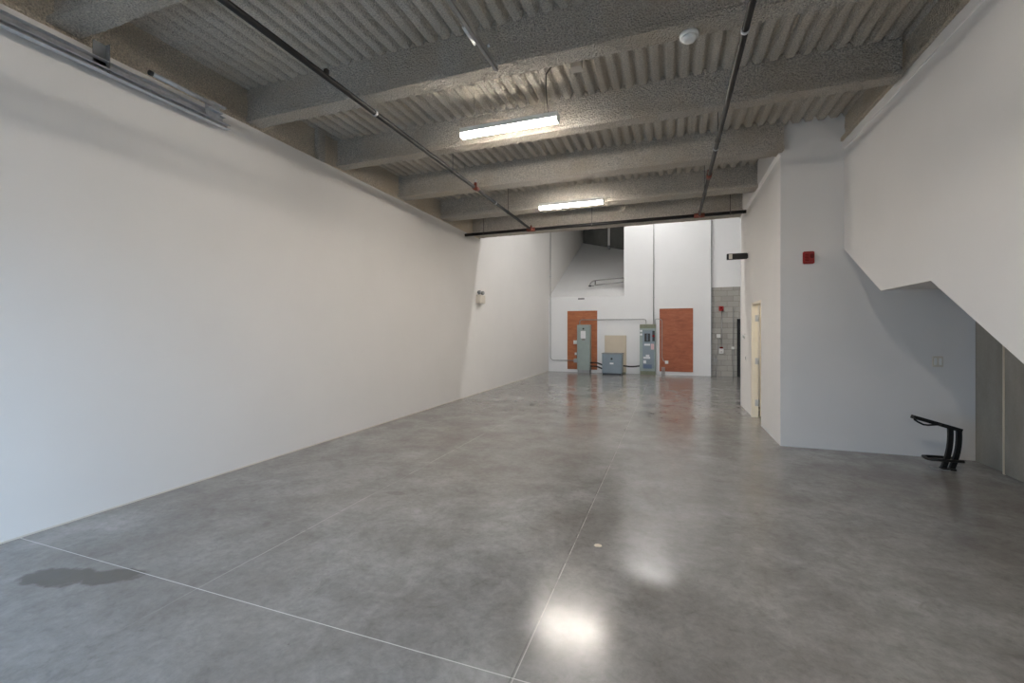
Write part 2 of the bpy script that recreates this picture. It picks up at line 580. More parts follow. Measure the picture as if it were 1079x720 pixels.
# stair side wall with stepped lower edge, its soffit, and the concrete wall beyond
SL = 0.615
low = [(YB, 2.775), (6.09, 2.10), (5.08, 2.10)]
yb = 5.08 - (2.10 - 0.25) / SL
low += [(yb, 0.25), (yb, 0.0), (yb - 0.6, 0.0)]
poly = low + [(yb - 0.6, 1.2), (YF, 4.28), (YB, 4.28)]
poly = low + [(yb - 0.6, 4.28), (YB, 4.28)]
sw = MB()
sw.prism(poly, 'x', XR, XR + 0.12)
struct(sw.build('wall_stair', M['paint']))
so = MB()
th = 0.12
def off(pts, dz):
    return [(y, z + dz) for y, z in pts]
core = low[:4]
so.prism([(y, z + 0.002) for y, z in core] + [(y, z + 0.22) for y, z in reversed(core)], 'x', XR + 0.12, XC)
struct(so.build('stair_soffit', M['paint']))
# top band of the stair wall
struct(MB().prism([(XR - 0.01, 4.28), (XR - 0.01, 4.155), (XR + 0.01, 4.145), (XR + 0.01, 4.28)], 'y', YF, YB).build('trim_4', M['paint']))
cw = MB()
cw.box(XC, XC + 0.25, YF, YB, 0, 4.66)
cw.box(XC - 0.05, XC, 5.4, 6.62, 0, 2.4, 0.01)
struct(cw.build('wall_concrete', M['concrete']))
struct(MB().box(XC - 0.056, XC, 6.60, 6.63, 0, 2.4, 0.004).build('trim_6', M['beige']))

# front wall (behind the viewpoint): overhead-door opening, head lowered to confine daylight; storefront closed to a slit
fw = MB()
OX0, OX1, OZ = -4.6, -1.35, 2.3
PX0, PX1, PZ = -0.6, -0.58, 0.05
for (x0, x1, z0, z1) in ((XL - 0.14, OX0, 0, ZD + 0.1), (OX0, OX1, OZ, ZD + 0.1), (OX1, PX0, 0, ZD + 0.1), (PX0, PX1, PZ, ZD + 0.1), (PX1, XC + 0.3, 0, ZD + 0.1)):
    fw.box(x0, x1, YF - 0.2, YF, z0, z1)
struct(fw.build('wall_front', M['paint']))

# high bay: end wall above the low ceiling, right wall, roof
hb = MB()
hb.box(XL, XD, YE - 0.04, YE + 0.08, ZD + 0.02, ZH)
hb.box(XD, 4.4, YE - 0.04, YE + 0.08, 0, ZH)
struct(hb.build('wall_bulkhead', M['paint_cool']))
struct(MB().box(4.3, 4.45, YE + 0.08, YW + 0.3, 0, ZH).build('wall_side', M['paint_cool']))
struct(MB().box(XL - 0.3, 4.6, YE - 0.02, 26.6, ZH, ZH + 0.2).build('ceiling_high', M['concrete_dark']))

# far wall with the high recess on the left and the block wall on the right
AX, AZ = -1.73, 3.11
fa = MB()
fa.box(XL, AX, YW, YW + 0.25, 0, AZ - 0.14)
fa.prism([(YW, AZ - 0.14), (YW + 0.25, AZ - 0.14), (YW + 0.25, AZ + 0.0), (YW, AZ)], 'x', XL, AX)
fa.box(AX, 1.47, YW, YW + 0.25, 0, ZH)
fa.box(1.47, 4.4, YW + 0.1, YW + 0.25, 3.33, ZH)
struct(fa.build('wall_far', M['paint_cool']))
struct(MB().box(1.47, 4.4, YW + 0.1, YW + 0.25, 0, 3.33).build('wall_block', M['cmu']))
# recess: sloping white slab rising to the back, dark angled concrete wall over it, hidden right cheek
m_ = 0.4916
sl = MB()
sl.prism([(YW + 0.02, AZ), (26.4, AZ + m_ * (26.4 - YW - 0.02)), (26.4, AZ + m_ * (26.4 - YW - 0.02) - 0.2), (YW + 0.25, AZ - 0.12)], 'x', XL, AX)
struct(sl.build('ramp_slab', M['paint_cool']))
dkw = MB()
dkw.prism([(XL, 25.73), (AX, 23.53), (AX, 23.75), (XL, 25.95)], 'z', 5.5, ZH)
struct(dkw.build('wall_recess', M['concrete_dark']))
struct(MB().box(AX, AX + 0.15, YW + 0.25, 26.4, 2.8, ZH).build('wall_cheek', M['paint_cool']))
# room behind the door: plain white box
rm = MB()
rm.box(XC + 0.1, XC + 0.25, YB + 0.13, YE - 0.04, 0, 2.8)
rm.box(XD + t, XC + 0.25, YB + 0.13, YE - 0.04, 2.7, 2.8)
struct(rm.build('wall_office', M['cream']))

# ------------------------------------------------------------------ open door
d1 = bpy.data.objects.new('door_1', None)
d1.location = (XD, DY1, 0)
COL.objects.link(d1)
d1['kind'] = 'structure'
fr = MB()
fr.box(XD - 0.012, XD + 0.09, DY1 - 0.045, DY1 + 0.03, 0, DH + 0.03, 0.004)
fr.box(XD - 0.002, XD + 0.118, DY0 - 0.001, DY0 + 0.012, 0, DH + 0.03, 0.004)
fr.box(XD - 0.006, XD + 0.118, DY0 + 0.012, DY1 - 0.045, DH - 0.02, DH + 0.03, 0.004)
fr.build('door_frame', M['cream'], d1)
lf = MB().box(XD + 0.14, XD + 1.0, DY1 - 0.005, DY1 + 0.04, 0.01, DH - 0.03, 0.003).build('door_leaf', M['cream'], d1)
hd = MB().tube([(XD + 0.98, DY1 - 0.005, 1.0), (XD + 0.98, DY1 - 0.06, 1.0), (XD + 0.86, DY1 - 0.06, 1.0)], 0.011)
sub(hd, 'door_handle', M['galv'], lf, d1)
for z in (0.28, 1.08, 1.9):
    hg = MB()
    hg.box(XD + 0.045, XD + 0.09, DY1 - 0.049, DY1 - 0.043, z - 0.06, z + 0.06)
    hg.tube([(XD + 0.1, DY1 - 0.045, z - 0.06), (XD + 0.1, DY1 - 0.045, z + 0.06)], 0.014)
    hg.build('hinge', M['galv'], d1)

# ------------------------------------------------------------------ ceiling lights
def copy_thing(root, loc, label):
    r = root.copy()
    COL.objects.link(r)
    r.location = loc
    r['label'] = label
    for ch in list(root.children):
        c = ch.copy()
        COL.objects.link(c)
        c.parent = r
        for g in list(ch.children):
            d = g.copy()
            COL.objects.link(d)
            d.parent = c
    return r

def make_light(loc, label, group, hang, L=1.24, led='led', name='linear_ceiling_light'):
    x, y, z = loc
    e = thing(name, label, 'ceiling light', loc, group)
    prof = [(y - 0.045, z + 0.02)]
    for k in range(9):
        a = PI + PI * k / 8
        prof.append((y + 0.055 * math.cos(a), z - 0.008 + 0.056 * math.sin(a)))
    prof.append((y + 0.045, z + 0.02))
    MB().prism(prof, 'x', x - L / 2 + 0.012, x + L / 2 - 0.012).build('diffuser', M[led], e)
    MB().box(x - L / 2 + 0.012, x + L / 2 - 0.012, y - 0.05, y + 0.05, z + 0.021, z + 0.05, 0.004).box(x - L / 2 + 0.012, x + L / 2 - 0.012, y - 0.062, y - 0.057, z - 0.014, z + 0.045).box(x - L / 2 + 0.012, x + L / 2 - 0.012, y + 0.057, y + 0.062, z - 0.014, z + 0.045).build('housing', M['white_plastic'], e)
    for s in (-1, 1):
        MB().box(x + s * (L / 2 - 0.006) - 0.006, x + s * (L / 2 - 0.006) + 0.006, y - 0.062, y + 0.062, z - 0.063, z + 0.05, 0.003).build('end_cap', M['white_plastic'], e)
        xx = x + s * L * 0.36
        MB().tube([(xx, y, z + 0.05), (xx, y, hang)], 0.0015, 6).build('suspension_wire', M['wire'], e)
    return e
g = 'linear tube lights under the ribbed ceiling'
l1 = make_light((-1.83, 4.93, 4.11), 'glowing linear tube light hung between beams, the longer nearer one', g, ZD + 0.03)
copy_thing(l1, (-1.79, 8.27, 4.1), 'glowing linear tube light near the far end of the ribbed ceiling')
l3 = copy_thing(l1, (0.2, 1.12, 4.28), 'linear tube light over the viewpoint, turned lengthwise along the room')
l3.rotation_euler = (0, 0, PI / 2)
gh = 'lights high in the tall bay'
h1 = make_light((-1.2, 11.75, 7.1), 'linear light high in the tall bay just past the low ceiling', gh, ZH + 0.01, 1.5, 'led_key', 'high_bay_light')
h2 = make_light((-0.7, 16.3, 7.1), 'linear light high in the tall bay close to the far wall', gh, ZH + 0.01, 1.5, 'led_back', 'high_bay_light')
h3 = make_light((-2.9, 14.0, 7.1), 'linear light high in the middle of the tall bay, left side', gh, ZH + 0.01, 1.5, 'led_high', 'high_bay_light')
copy_thing(h3, (1.9, 14.0, 7.1), 'linear light high in the middle of the tall bay, right side')
rl = thing('office_light', 'flat ceiling light inside the room behind the open door', 'ceiling light', (2.6, 9.1, 2.7))
MB().box(2.3, 2.9, 8.9, 9.3, 2.66, 2.698, 0.004).build('housing', M['white_plastic'], rl)
MB().box(2.33, 2.87, 8.93, 9.27, 2.65, 2.659).build('diffuser', M['led_room'], rl)

# ------------------------------------------------------------------ sprinkler pipes
def coupling(pts, r, name, mat, e):
    return MB().tube(pts, r, 14).build(name, mat, e)

def hanger(e, x, y, z, r, top):
    mb = MB()
    ring = [(x + (r + 0.006) * math.cos(a), y, z + (r + 0.006) * math.sin(a)) for a in [2 * PI * k / 16 for k in range(17)]]
    mb.bar(ring, (0, 1, 0), 0.022, 0.004)
    mb.tube([(x, y, z + r + 0.006), (x, y, top)], 0.005, 8)
    return mb.build('pipe_hanger', M['wire'], e)

PZ_ = 4.06
def sprinkler_line(x, ytop, label):
    e = thing('sprinkler_pipe', label, 'pipe', (x, YF + 0.01, PZ_), 'black sprinkler pipes under the beams')
    MB().tube([(x, YF + 0.01, PZ_), (x, ytop, PZ_)], 0.028, 14).build('pipe', M['black_iron'], e)
    return e
pl = sprinkler_line(-3.08, 9.72, 'black sprinkler pipe running lengthwise on the left, from picture top to the cross pipe')
for y in (4.05, 7.6):
    MB().tube([(-3.08, y - 0.014, PZ_), (-3.08, y + 0.014, PZ_)], 0.034, 14).build('coupling', M['galv'], pl)
tee = MB().tube([(-3.08, 6.65, PZ_), (-3.08, 6.8, PZ_)], 0.04, 14)
tee.tube([(-3.08, 6.72, PZ_), (-3.08, 6.72, PZ_ + 0.09)], 0.026, 12)
tee.build('tee_fitting', M['copper_paint'], pl)
hd_ = MB().tube([(-3.08, 6.72, PZ_ + 0.09), (-3.08, 6.72, PZ_ + 0.13)], 0.012, 10)
hd_.lathe([(0.004, 0.13), (0.024, 0.132), (0.024, 0.137), (0.004, 0.14)], (-3.08, 6.72, PZ_), 'z', 16)
hd_.build('sprinkler_head', M['galv'], pl)
for y in (5.9, 8.3):
    hanger(pl, -3.08, y, PZ_, 0.028, ZD + 0.06)
MB().box(-3.10, -3.06, 3.3, 3.34, PZ_ + 0.02, PZ_ + 0.075, 0.006).build('pipe_clip', M['black_iron'], pl)

pr = sprinkler_line(0.57, 9.72, 'black sprinkler pipe running lengthwise on the right of the tube lights')
for y in (3.95, 6.35):
    MB().tube([(0.57, y - 0.014, PZ_), (0.57, y + 0.014, PZ_)], 0.034, 14).build('coupling', M['galv'], pr)
t2 = MB().tube([(0.57, 7.35, PZ_), (0.57, 7.5, PZ_)], 0.04, 14)
t2.tube([(0.57, 7.42, PZ_), (0.57, 7.42, PZ_ + 0.09)], 0.025, 12)
t2.build('tee_fitting', M['copper_paint'], pr)
for y in (6.1, 8.4):
    hanger(pr, 0.57, y, PZ_, 0.028, ZD + 0.06)

YX = 9.86
pc = thing('sprinkler_pipe', 'black cross pipe spanning the room at the end of the ribbed ceiling', 'pipe', (XL, YX, PZ_ - 0.01), 'black sprinkler pipes under the beams')
MB().tube([(XL + 0.03, YX, PZ_), (XD - 0.05, YX, PZ_)], 0.036, 14).build('pipe', M['black_iron'], pc)
for x in (-3.08, 0.57):
    tt = MB().tube([(x - 0.1, YX, PZ_), (x + 0.1, YX, PZ_)], 0.048, 14)
    tt.tube([(x, YX, PZ_), (x, YX - 0.14, PZ_)], 0.038, 14)
    tt.tube([(x, YX, PZ_ + 0.03), (x, YX, PZ_ + 0.1)], 0.02, 10)
    tt.build('tee_fitting', M['copper_paint'], pc)
for x in (-4.3, -1.65, 1.15):
    ring = [(x, YX + 0.042 * math.cos(a), PZ_ + 0.042 * math.sin(a)) for a in [2 * PI * k / 16 for k in range(17)]]
    q = MB().bar(ring, (1, 0, 0), 0.022, 0.004)
    q.tube([(x, YX, PZ_ + 0.042), (x, YX, ZD + 0.06)], 0.006, 8)
    q.build('pipe_hanger', M['wire'], pc)

# ------------------------------------------------------------------ overhead door tracks
def channel(mb, x, z, y0, y1, w, hgt, tk=0.004, side=1):
    """C-channel rail along Y, open towards side"""
    x0, x1 = (x - w / 2, x + w / 2)
    back = x0 if side > 0 else x1
    mb.box(min(back, back + side * tk), max(back, back + side * tk), y0, y1, z - hgt / 2, z + hgt / 2)
    mb.box(x0, x1, y0, y1, z + hgt / 2 - tk, z + hgt / 2)
    mb.box(x0, x1, y0, y1, z - hgt / 2, z - hgt / 2 + tk)
    lip = x1 if side > 0 else x0
    mb.box(min(lip, lip - side * tk), max(lip, lip - side * tk), y0, y1, z + hgt / 2 - 0.016, z + hgt / 2)
    return mb

tl = thing('door_track', 'galvanised overhead door track high along the left wall', 'door track', (-4.7, YF + 0.01, 3.95), 'overhead door tracks')
channel(MB(), -4.70, 3.94, YF + 0.02, 3.57, 0.06, 0.05).build('rail', M['galv'], tl)
an = MB()
an.box(-4.745, -4.741, YF + 0.02, 3.53, 3.975, 4.035)
an.box(-4.745, -4.69, YF + 0.02, 3.53, 4.031, 4.035)
an.build('angle_rail', M['galv'], tl)
for y in (0.9, 2.4):
    bk = MB()
    bk.box(-4.745, -4.741, y - 0.05, y + 0.05, 3.92, 4.19)
    bk.box(-4.741, -4.69, y + 0.045, y + 0.05, 3.92, 4.19)
    bk.build('hanger_bracket', M['steel_post'], tl)
sp = MB().tube([(-4.66, 2.76, 4.10), (-4.66, 3.36, 4.10)], 0.022, 14)
spo = sp.build('bumper_tube', M['galv'], tl)
pp = MB()
pp.box(-4.70, -4.64, 3.30, 3.46, 4.035, 4.05)
pp.box(-4.70, -4.69, 3.30, 3.46, 3.97, 4.12)
pp.box(-4.69, -4.64, 3.34, 3.50, 4.112, 4.125)
pp.build('bumper_plate', M['galv'], tl)
MB().lathe([(0.012, 0), (0.024, 0), (0.024, 0.03), (0.012, 0.03)], (-4.66, 2.74, 4.10), 'y', 16).build('bumper_cap', M['black_plastic'], tl)

tr = thing('door_track', 'galvanised overhead door track hanging mid-ceiling under the beams', 'door track', (-1.45, YF + 0.01, 3.95), 'overhead door tracks')
channel(MB(), -1.44, 3.95, YF + 0.02, 3.58, 0.03, 0.045, side=-1).build('rail', M['zinc'], tr)
an = MB()
an.box(-1.50, -1.496, YF + 0.02, 3.05, 3.975, 4.03)
an.box(-1.51, -1.486, YF + 0.02, 3.05, 4.026, 4.03)
an.build('angle_rail', M['zinc'], tr)
MB().tube([(-1.50, 3.06, 3.99), (-1.50, 3.26, 3.99)], 0.018, 14).build('bumper_tube', M['galv'], tr)
for y in (0.5, 2.2):
    MB().box(-1.475, -1.468, y - 0.03, y + 0.03, 3.93, 4.2).build('hanger_bracket', M['galv'], tr)
MB().tube([(-1.405, 3.3, 3.97), (-1.385, 3.3, 3.97)], 0.012, 10).build('bolt', M['galv'], tr)

# ------------------------------------------------------------------ ceiling bits
sd = thing('smoke_detector', 'round white smoke detector under the ribbed ceiling near the right sprinkler pipe', 'smoke detector', (0.155, 4.06, 4.165))
MB().lathe([(0.078, 0.03), (0.08, 0.012), (0.076, 0.0)], (0.155, 4.06, 4.165), 'z', 32).build('base', M['white_plastic'], sd)
MB().lathe([(0.062, 0.0), (0.064, -0.012), (0.05, -0.03), (0.03, -0.036), (0.01, -0.037)], (0.155, 4.06, 4.165), 'z', 32).build('sensor_cap', M['white_plastic'], sd)

jb = thing('junction_box', 'small grey junction box on the ribbed ceiling above the nearer tube light', 'junction box', (-0.95, 4.68, ZD - 0.06))
MB().box(-1.01, -0.89, 4.63, 4.73, ZD - 0.13, ZD + 0.02, 0.005).build('box_body', M['ivory_plastic'], jb)
MB().box(-1.015, -0.885, 4.625, 4.735, ZD - 0.136, ZD - 0.1305, 0.002).build('cover_plate', M['ivory_plastic'], jb)
cb = MB()
pts = [(-1.01, 4.68, ZD - 0.02), (-1.12, 4.69, ZD - 0.03), (-1.24, 4.70, ZD - 0.04), (-1.30, 4.72, ZD - 0.09), (-1.32, 4.78, ZD - 0.2), (-1.33, 4.86, ZD - 0.32), (-1.33, 4.92, 4.165)]
cb.tube(pts, 0.007, 8)
cb.build('power_cord', M['wire'], jb)

# ------------------------------------------------------------------ wall devices near the door and on the back wall
fs_ = thing('fire_alarm', 'red square fire alarm strobe on the white wall right of the door corner', 'fire alarm', (1.83, YB, 2.68))
MB().box(1.76, 1.90, YB - 0.035, YB, 2.59, 2.765, 0.01).build('backbox', M['red'], fs_)
MB().box(1.772, 1.888, YB - 0.055, YB - 0.034, 2.61, 2.745, 0.01).build('faceplate', M['red'], fs_)
MB().box(1.835, 1.885, YB - 0.075, YB - 0.054, 2.665, 2.725, 0.008).build('strobe_lens', M['dark_red'], fs_)
gr_ = MB()
for k in range(5):
    gr_.box(1.775, 1.825, YB - 0.058, YB - 0.0545, 2.63 + k * 0.02, 2.638 + k * 0.02)
gr_.build('sounder_grille', M['dark_red'], fs_)

ls = thing('light_switch', 'white double light switch on the shaded wall under the stair', 'light switch', (3.26, YB, 1.25))
MB().box(3.205, 3.315, YB - 0.014, YB, 1.18, 1.32, 0.004).build('switch_plate', M['ivory_plastic'], ls)
for x in (3.235, 3.285):
    MB().box(x - 0.014, x + 0.014, YB - 0.022, YB - 0.0135, 1.205, 1.295, 0.003).build('rocker', M['white_plastic'], ls)

th_ = thing('thermostat', 'small round thermostat on the wall beyond the open door', 'thermostat', (XD, 10.40, 1.55))
MB().lathe([(0.05, 0.0), (0.05, -0.02), (0.042, -0.028)], (XD, 10.40, 1.55), 'x', 24).build('housing', M['white_plastic'], th_)
MB().lathe([(0.03, -0.028), (0.03, -0.034), (0.026, -0.036)], (XD, 10.40, 1.55), 'x', 24).build('dial', M['steel_post'], th_)
ls2 = thing('light_switch', 'white light switch below the thermostat beside the open door', 'light switch', (XD, 10.23, 1.10))
MB().box(XD - 0.008, XD, 10.19, 10.27, 1.03, 1.16, 0.003).build('switch_plate', M['white_plastic'], ls2)
MB().box(XD - 0.013, XD - 0.0075, 10.215, 10.245, 1.06, 1.13, 0.002).build('rocker', M['steel_post'], ls2)

ex = thing('exit_sign', 'black sign box sticking out from the wall high above the open door', 'sign', (XD, 10.0, 3.19))
MB().box(1.10, 1.475, 9.965, 10.035, 3.128, 3.248, 0.006).build('housing', M['black_plastic'], ex)
MB().box(1.135, 1.20, 9.958, 9.966, 3.138, 3.238, 0.003).build('lens_panel', M['ivory_plastic'], ex)
MB().box(1.476, XD, 9.97, 10.03, 3.14, 3.236, 0.003).build('mounting_plate', M['black_plastic'], ex)

em = thing('emergency_light', 'small beige emergency light unit with two heads on the long left wall', 'emergency light', (XL, 10.72, 2.52))
MB().box(XL, XL + 0.13, 10.56, 10.90, 2.41, 2.63, 0.01).build('housing', M['ivory_plastic'], em)
for y in (10.62, 10.84):
    hdp = MB().tube([(XL + 0.065, y, 2.63), (XL + 0.065, y, 2.67)], 0.015, 10)
    hdp.lathe([(0.03, -0.05), (0.05, -0.03), (0.05, 0.03), (0.042, 0.035)], (XL + 0.075, y, 2.70), 'x', 18)
    hdp.build('lamp_head', M['steel_post'], em)

# ------------------------------------------------------------------ far wall equipment
F = YW
p1 = MB().box(-4.02, -2.79, F - 0.024, F - 0.002, 0.12, 2.53, 0.003).build('plywood_board', M['ply_orange'], None, (-3.4, F, 0.12))
p1['label'] = 'orange-brown plywood backboard behind the tall grey-green electrical panel on the left'
p1['category'] = 'board'; p1['group'] = 'plywood backboards on the far wall'
p2 = MB().box(-0.38, 0.82, F - 0.024, F - 0.002, 0.13, 2.56, 0.003).build('plywood_board', M['ply_red'], None, (0.2, F, 0.13))
p2['label'] = 'bare reddish plywood backboard right of both electrical panels'
p2['category'] = 'board'; p2['group'] = 'plywood backboards on the far wall'

# left panel
ep = thing('electrical_panel', 'tall narrow grey-green electrical panel in front of the orange plywood board', 'electrical panel', (-3.25, F - 0.2, 0))
MB().box(-3.54, -3.02, F - 0.40, F - 0.026, 0.13, 1.95, 0.008).build('cabinet', M['panel_green'], ep)
MB().box(-3.52, -3.04, F - 0.38, F - 0.05, 0.0, 0.13).build('plinth', M['steel_post'], ep)
dr = MB().box(-3.49, -3.07, F - 0.415, F - 0.40, 0.22, 1.87, 0.005).build('door', M['panel_green'], ep)
sub(MB().box(-3.39, -3.19, F - 0.418, F - 0.4145, 1.40, 1.70), 'notice', M['label'], dr, ep)
sub(MB().lathe([(0.035, 0), (0.035, -0.02), (0.02, -0.03)], (-3.28, F - 0.415, 1.79), 'y', 16), 'latch', M['black_plastic'], dr, ep)
sub(MB().box(-3.34, -3.22, F - 0.418, F - 0.4145, 1.34, 1.365), 'name_tag', M['dark_red'], dr, ep)
MB().box(-3.575, -3.54, F - 0.30, F - 0.2, 0.62, 0.86, 0.008).build('switch_handle', M['black_plastic'], ep)

# right panel
eq = thing('electrical_panel', 'grey-green electrical panel with breaker window and labels left of the bare board', 'electrical panel', (-0.8, F - 0.1, 0))
MB().box(-1.11, -0.52, F - 0.25, F, 0.14, 1.80, 0.006).build('cabinet', M['panel_green'], eq)
MB().box(-1.10, -0.53, F - 0.23, F, 0.0, 0.14).build('plinth', M['gutter'], eq)
MB().box(-1.11, -0.52, F - 0.24, F, 1.80, 1.95, 0.005).build('top_gutter', M['gutter'], eq)
dq = MB().box(-1.0, -0.57, F - 0.265, F - 0.25, 0.25, 1.74, 0.004).build('door', M['panel_grey'], eq)
sub(MB().box(-0.93, -0.72, F - 0.275, F - 0.2645, 1.28, 1.60, 0.003), 'breaker_window', M['black_plastic'], dq, eq)
sub(MB().box(-0.84, -0.815, F - 0.281, F - 0.274, 1.32, 1.58, 0.002), 'window_bar', M['panel_grey'], dq, eq)
sub(MB().lathe([(0.05, 0), (0.05, -0.03), (0.03, -0.04)], (-0.6, F - 0.265, 1.50), 'y', 18), 'disconnect_switch', M['dark_red'], dq, eq)
sub(MB().box(-0.64, -0.55, F - 0.268, F - 0.2645, 1.30, 1.70), 'switch_plate', M['black_plastic'], dq, eq)
sub(MB().box(-0.69, -0.58, F - 0.269, F - 0.2645, 0.98, 1.20), 'warning_label', M['pink_label'], dq, eq)
sub(MB().box(-0.94, -0.72, F - 0.269, F - 0.2645, 1.13, 1.20), 'label_strip', M['label'], dq, eq)
sub(MB().box(-0.97, -0.72, F - 0.269, F - 0.2645, 0.62, 0.70).box(-0.88, -0.75, F - 0.269, F - 0.2645, 0.70, 0.78), 'wide_label', M['label'], dq, eq)
sub(MB().box(-0.97, -0.87, F - 0.269, F - 0.2645, 0.44, 0.56), 'small_label', M['label'], dq, eq)
sub(MB().box(-0.97, -0.66, F - 0.269, F - 0.2645, 0.24, 0.40), 'blue_label', M['blue_label'], dq, eq)
for z in (1.70, 1.56):
    MB().box(-1.10, -1.015, F - 0.253, F - 0.2495, z - 0.035, z + 0.035).build('tag', M['label'], eq)

# transformer and beige board behind it
bb = thing('backing_cabinet', 'plain beige cabinet standing behind the low grey transformer', 'cabinet', (-2.03, F - 0.1, 0))
MB().box(-2.47, -1.63, F - 0.14, F - 0.004, 0.06, 1.52, 0.006).build('case', M['beige'], bb)
MB().box(-2.45, -1.65, F - 0.13, F - 0.004, 0.0, 0.06).build('plinth', M['gutter'], bb)
MB().box(-2.43, -1.67, F - 0.15, F - 0.139, 0.10, 1.48, 0.003).build('front_cover', M['beige'], bb)
tf = thing('transformer', 'low boxy blue-grey transformer on the floor between the two electrical panels', 'transformer', (-2.1, F - 0.45, 0))
MB().box(-2.49, -1.74, F - 0.75, F - 0.2, 0.06, 0.80, 0.01).build('case', M['panel_grey'], tf)
MB().box(-2.51, -1.72, F - 0.77, F - 0.18, 0.80, 0.835, 0.006).build('lid', M['steel_post'], tf)
MB().box(-2.47, -1.76, F - 0.73, F - 0.22, 0.0, 0.06).build('base_rail', M['black_plastic'], tf)
fc = MB().box(-2.45, -1.78, F - 0.76, F - 0.75, 0.10, 0.76, 0.004).build('front_cover', M['panel_grey'], tf)
sub(MB().lathe([(0.04, 0), (0.04, -0.004)], (-2.12, F - 0.76, 0.62), 'y', 20), 'emblem', M['black_plastic'], fc, tf)
sub(MB().box(-2.19, -2.05, F - 0.764, F - 0.7595, 0.41, 0.47), 'rating_plate', M['label'], fc, tf)

def conduit(name, label, pts, r, mat, cat='conduit', group=None, seg=10, clips=(), straps=None):
    e = thing(name, label, cat, pts[0], group)
    MB().tube(pts, r, seg).build('tube', M[mat], e)
    for (x, y, z, ax) in clips:
        if ax == 'z':
            MB().box(x - r - 0.02, x + r + 0.02, y - r - 0.003, y + r + 0.002, z - 0.012, z + 0.012, 0.002).build('strap', M['galv'], e)
        else:
            MB().box(x - 0.012, x + 0.012, y - r - 0.003, y + r + 0.002, z - r - 0.02, z + r + 0.02, 0.002).build('strap', M['galv'], e)
    return e

# flexible black conduits
for k, (z0, z1, yy) in enumerate(((0.42, 0.36, F - 0.36), (0.28, 0.20, F - 0.32))):
    pts = [(-3.012 + 0.505 * i / 10, yy - 0.16 * (i / 10), z0 + (z1 - z0) * i / 10 + 0.04 * math.sin(PI * i / 10)) for i in range(11)]
    conduit('flexible_conduit', ('upper' if k == 0 else 'lower') + ' black flexible conduit between left panel and transformer', pts, 0.028, 'black_iron', 'conduit', 'flexible conduits by the transformer')
pts = [(-1.725 + 0.607 * i / 10, F - 0.30 + 0.13 * (i / 10), 0.33 - 0.03 * math.sin(PI * i / 10)) for i in range(11)]
conduit('flexible_conduit', 'black flexible conduit between transformer and right electrical panel', pts, 0.03, 'black_iron', 'conduit', 'flexible conduits by the transformer')

# rigid conduits
yc = F - 0.046
conduit('conduit', 'horizontal grey conduit on the far wall joining the two electrical panels from above',
        [(-3.50, yc, 1.96), (-3.50, yc, 2.06)] + [(-3.50 + 0.1 - 0.1 * math.cos(a), yc, 2.06 + 0.1 * math.sin(a)) for a in (0.4, 0.8, 1.2, PI / 2)] + [(-1.2, yc, 2.16), (-0.98, yc, 2.16), (-0.90, yc, 2.14), (-0.88, yc, 2.06), (-0.88, yc, 1.96)], 0.017, 'zinc',
        clips=[(-2.6, yc, 2.16, 'x'), (-1.6, yc, 2.16, 'x')])
conduit('conduit', 'vertical grey conduit dropping down the far wall to the right electrical panel',
        [(-0.60, yc, ZH - 0.02), (-0.60, yc, 1.955)], 0.017, 'zinc', clips=[(-0.60, yc, 4.5, 'z'), (-0.60, yc, 3.0, 'z')])
conduit('conduit', 'thin conduit running down the left edge of the bare plywood board to a white box',
        [(-0.545, F - 0.05, 1.955), (-0.545, F - 0.05, 2.10)] + [(-0.545 + 0.07 - 0.07 * math.cos(a), F - 0.05, 2.10 + 0.07 * math.sin(a)) for a in (0.5, 1.0, PI / 2)] + [(-0.38, F - 0.05, 2.16), (-0.31, F - 0.05, 2.13), (-0.29, F - 0.05, 2.06), (-0.29, F - 0.05, 0.68), (-0.26, F - 0.05, 0.58), (-0.2, F - 0.05, 0.52), (-0.17, F - 0.05, 0.5)], 0.013, 'zinc')
bxw = thing('outlet_box', 'small white outlet box low on the bare reddish plywood board', 'electrical box', (-0.12, F - 0.022, 0.49))
MB().box(-0.18, -0.06, F - 0.085, F - 0.022, 0.43, 0.55, 0.005).build('box_body', M['white_plastic'], bxw)
MB().box(-0.175, -0.065, F - 0.09, F - 0.0845, 0.435, 0.545, 0.002).build('cover_plate', M['white_plastic'], bxw)
sc_ = thing('floor_conduit', 'pair of short conduit stubs rising from the floor under the bare board', 'conduit', (-0.25, F - 0.06, 0))
for x in (-0.28, -0.21):
    MB().tube([(x, F - 0.06, 0), (x, F - 0.06, 0.3)], 0.022, 10).build('stub', M['zinc'], sc_)
conduit('conduit', 'grey conduit down the far left corner, turning along the wall to the orange board',
        [(-4.74, F - 0.046, ZH - 0.02), (-4.74, F - 0.046, 0.62)] + [(-4.74 + 0.14 - 0.14 * math.cos(a), F - 0.046, 0.62 - 0.14 * math.sin(a)) for a in (0.4, 0.8, 1.2, PI / 2)] + [(-3.75, F - 0.046, 0.48)], 0.016, 'zinc',
        clips=[(-4.74, F - 0.046, 4.0, 'z'), (-4.74, F - 0.046, 2.0, 'z'), (-4.3, F - 0.046, 0.48, 'x')])
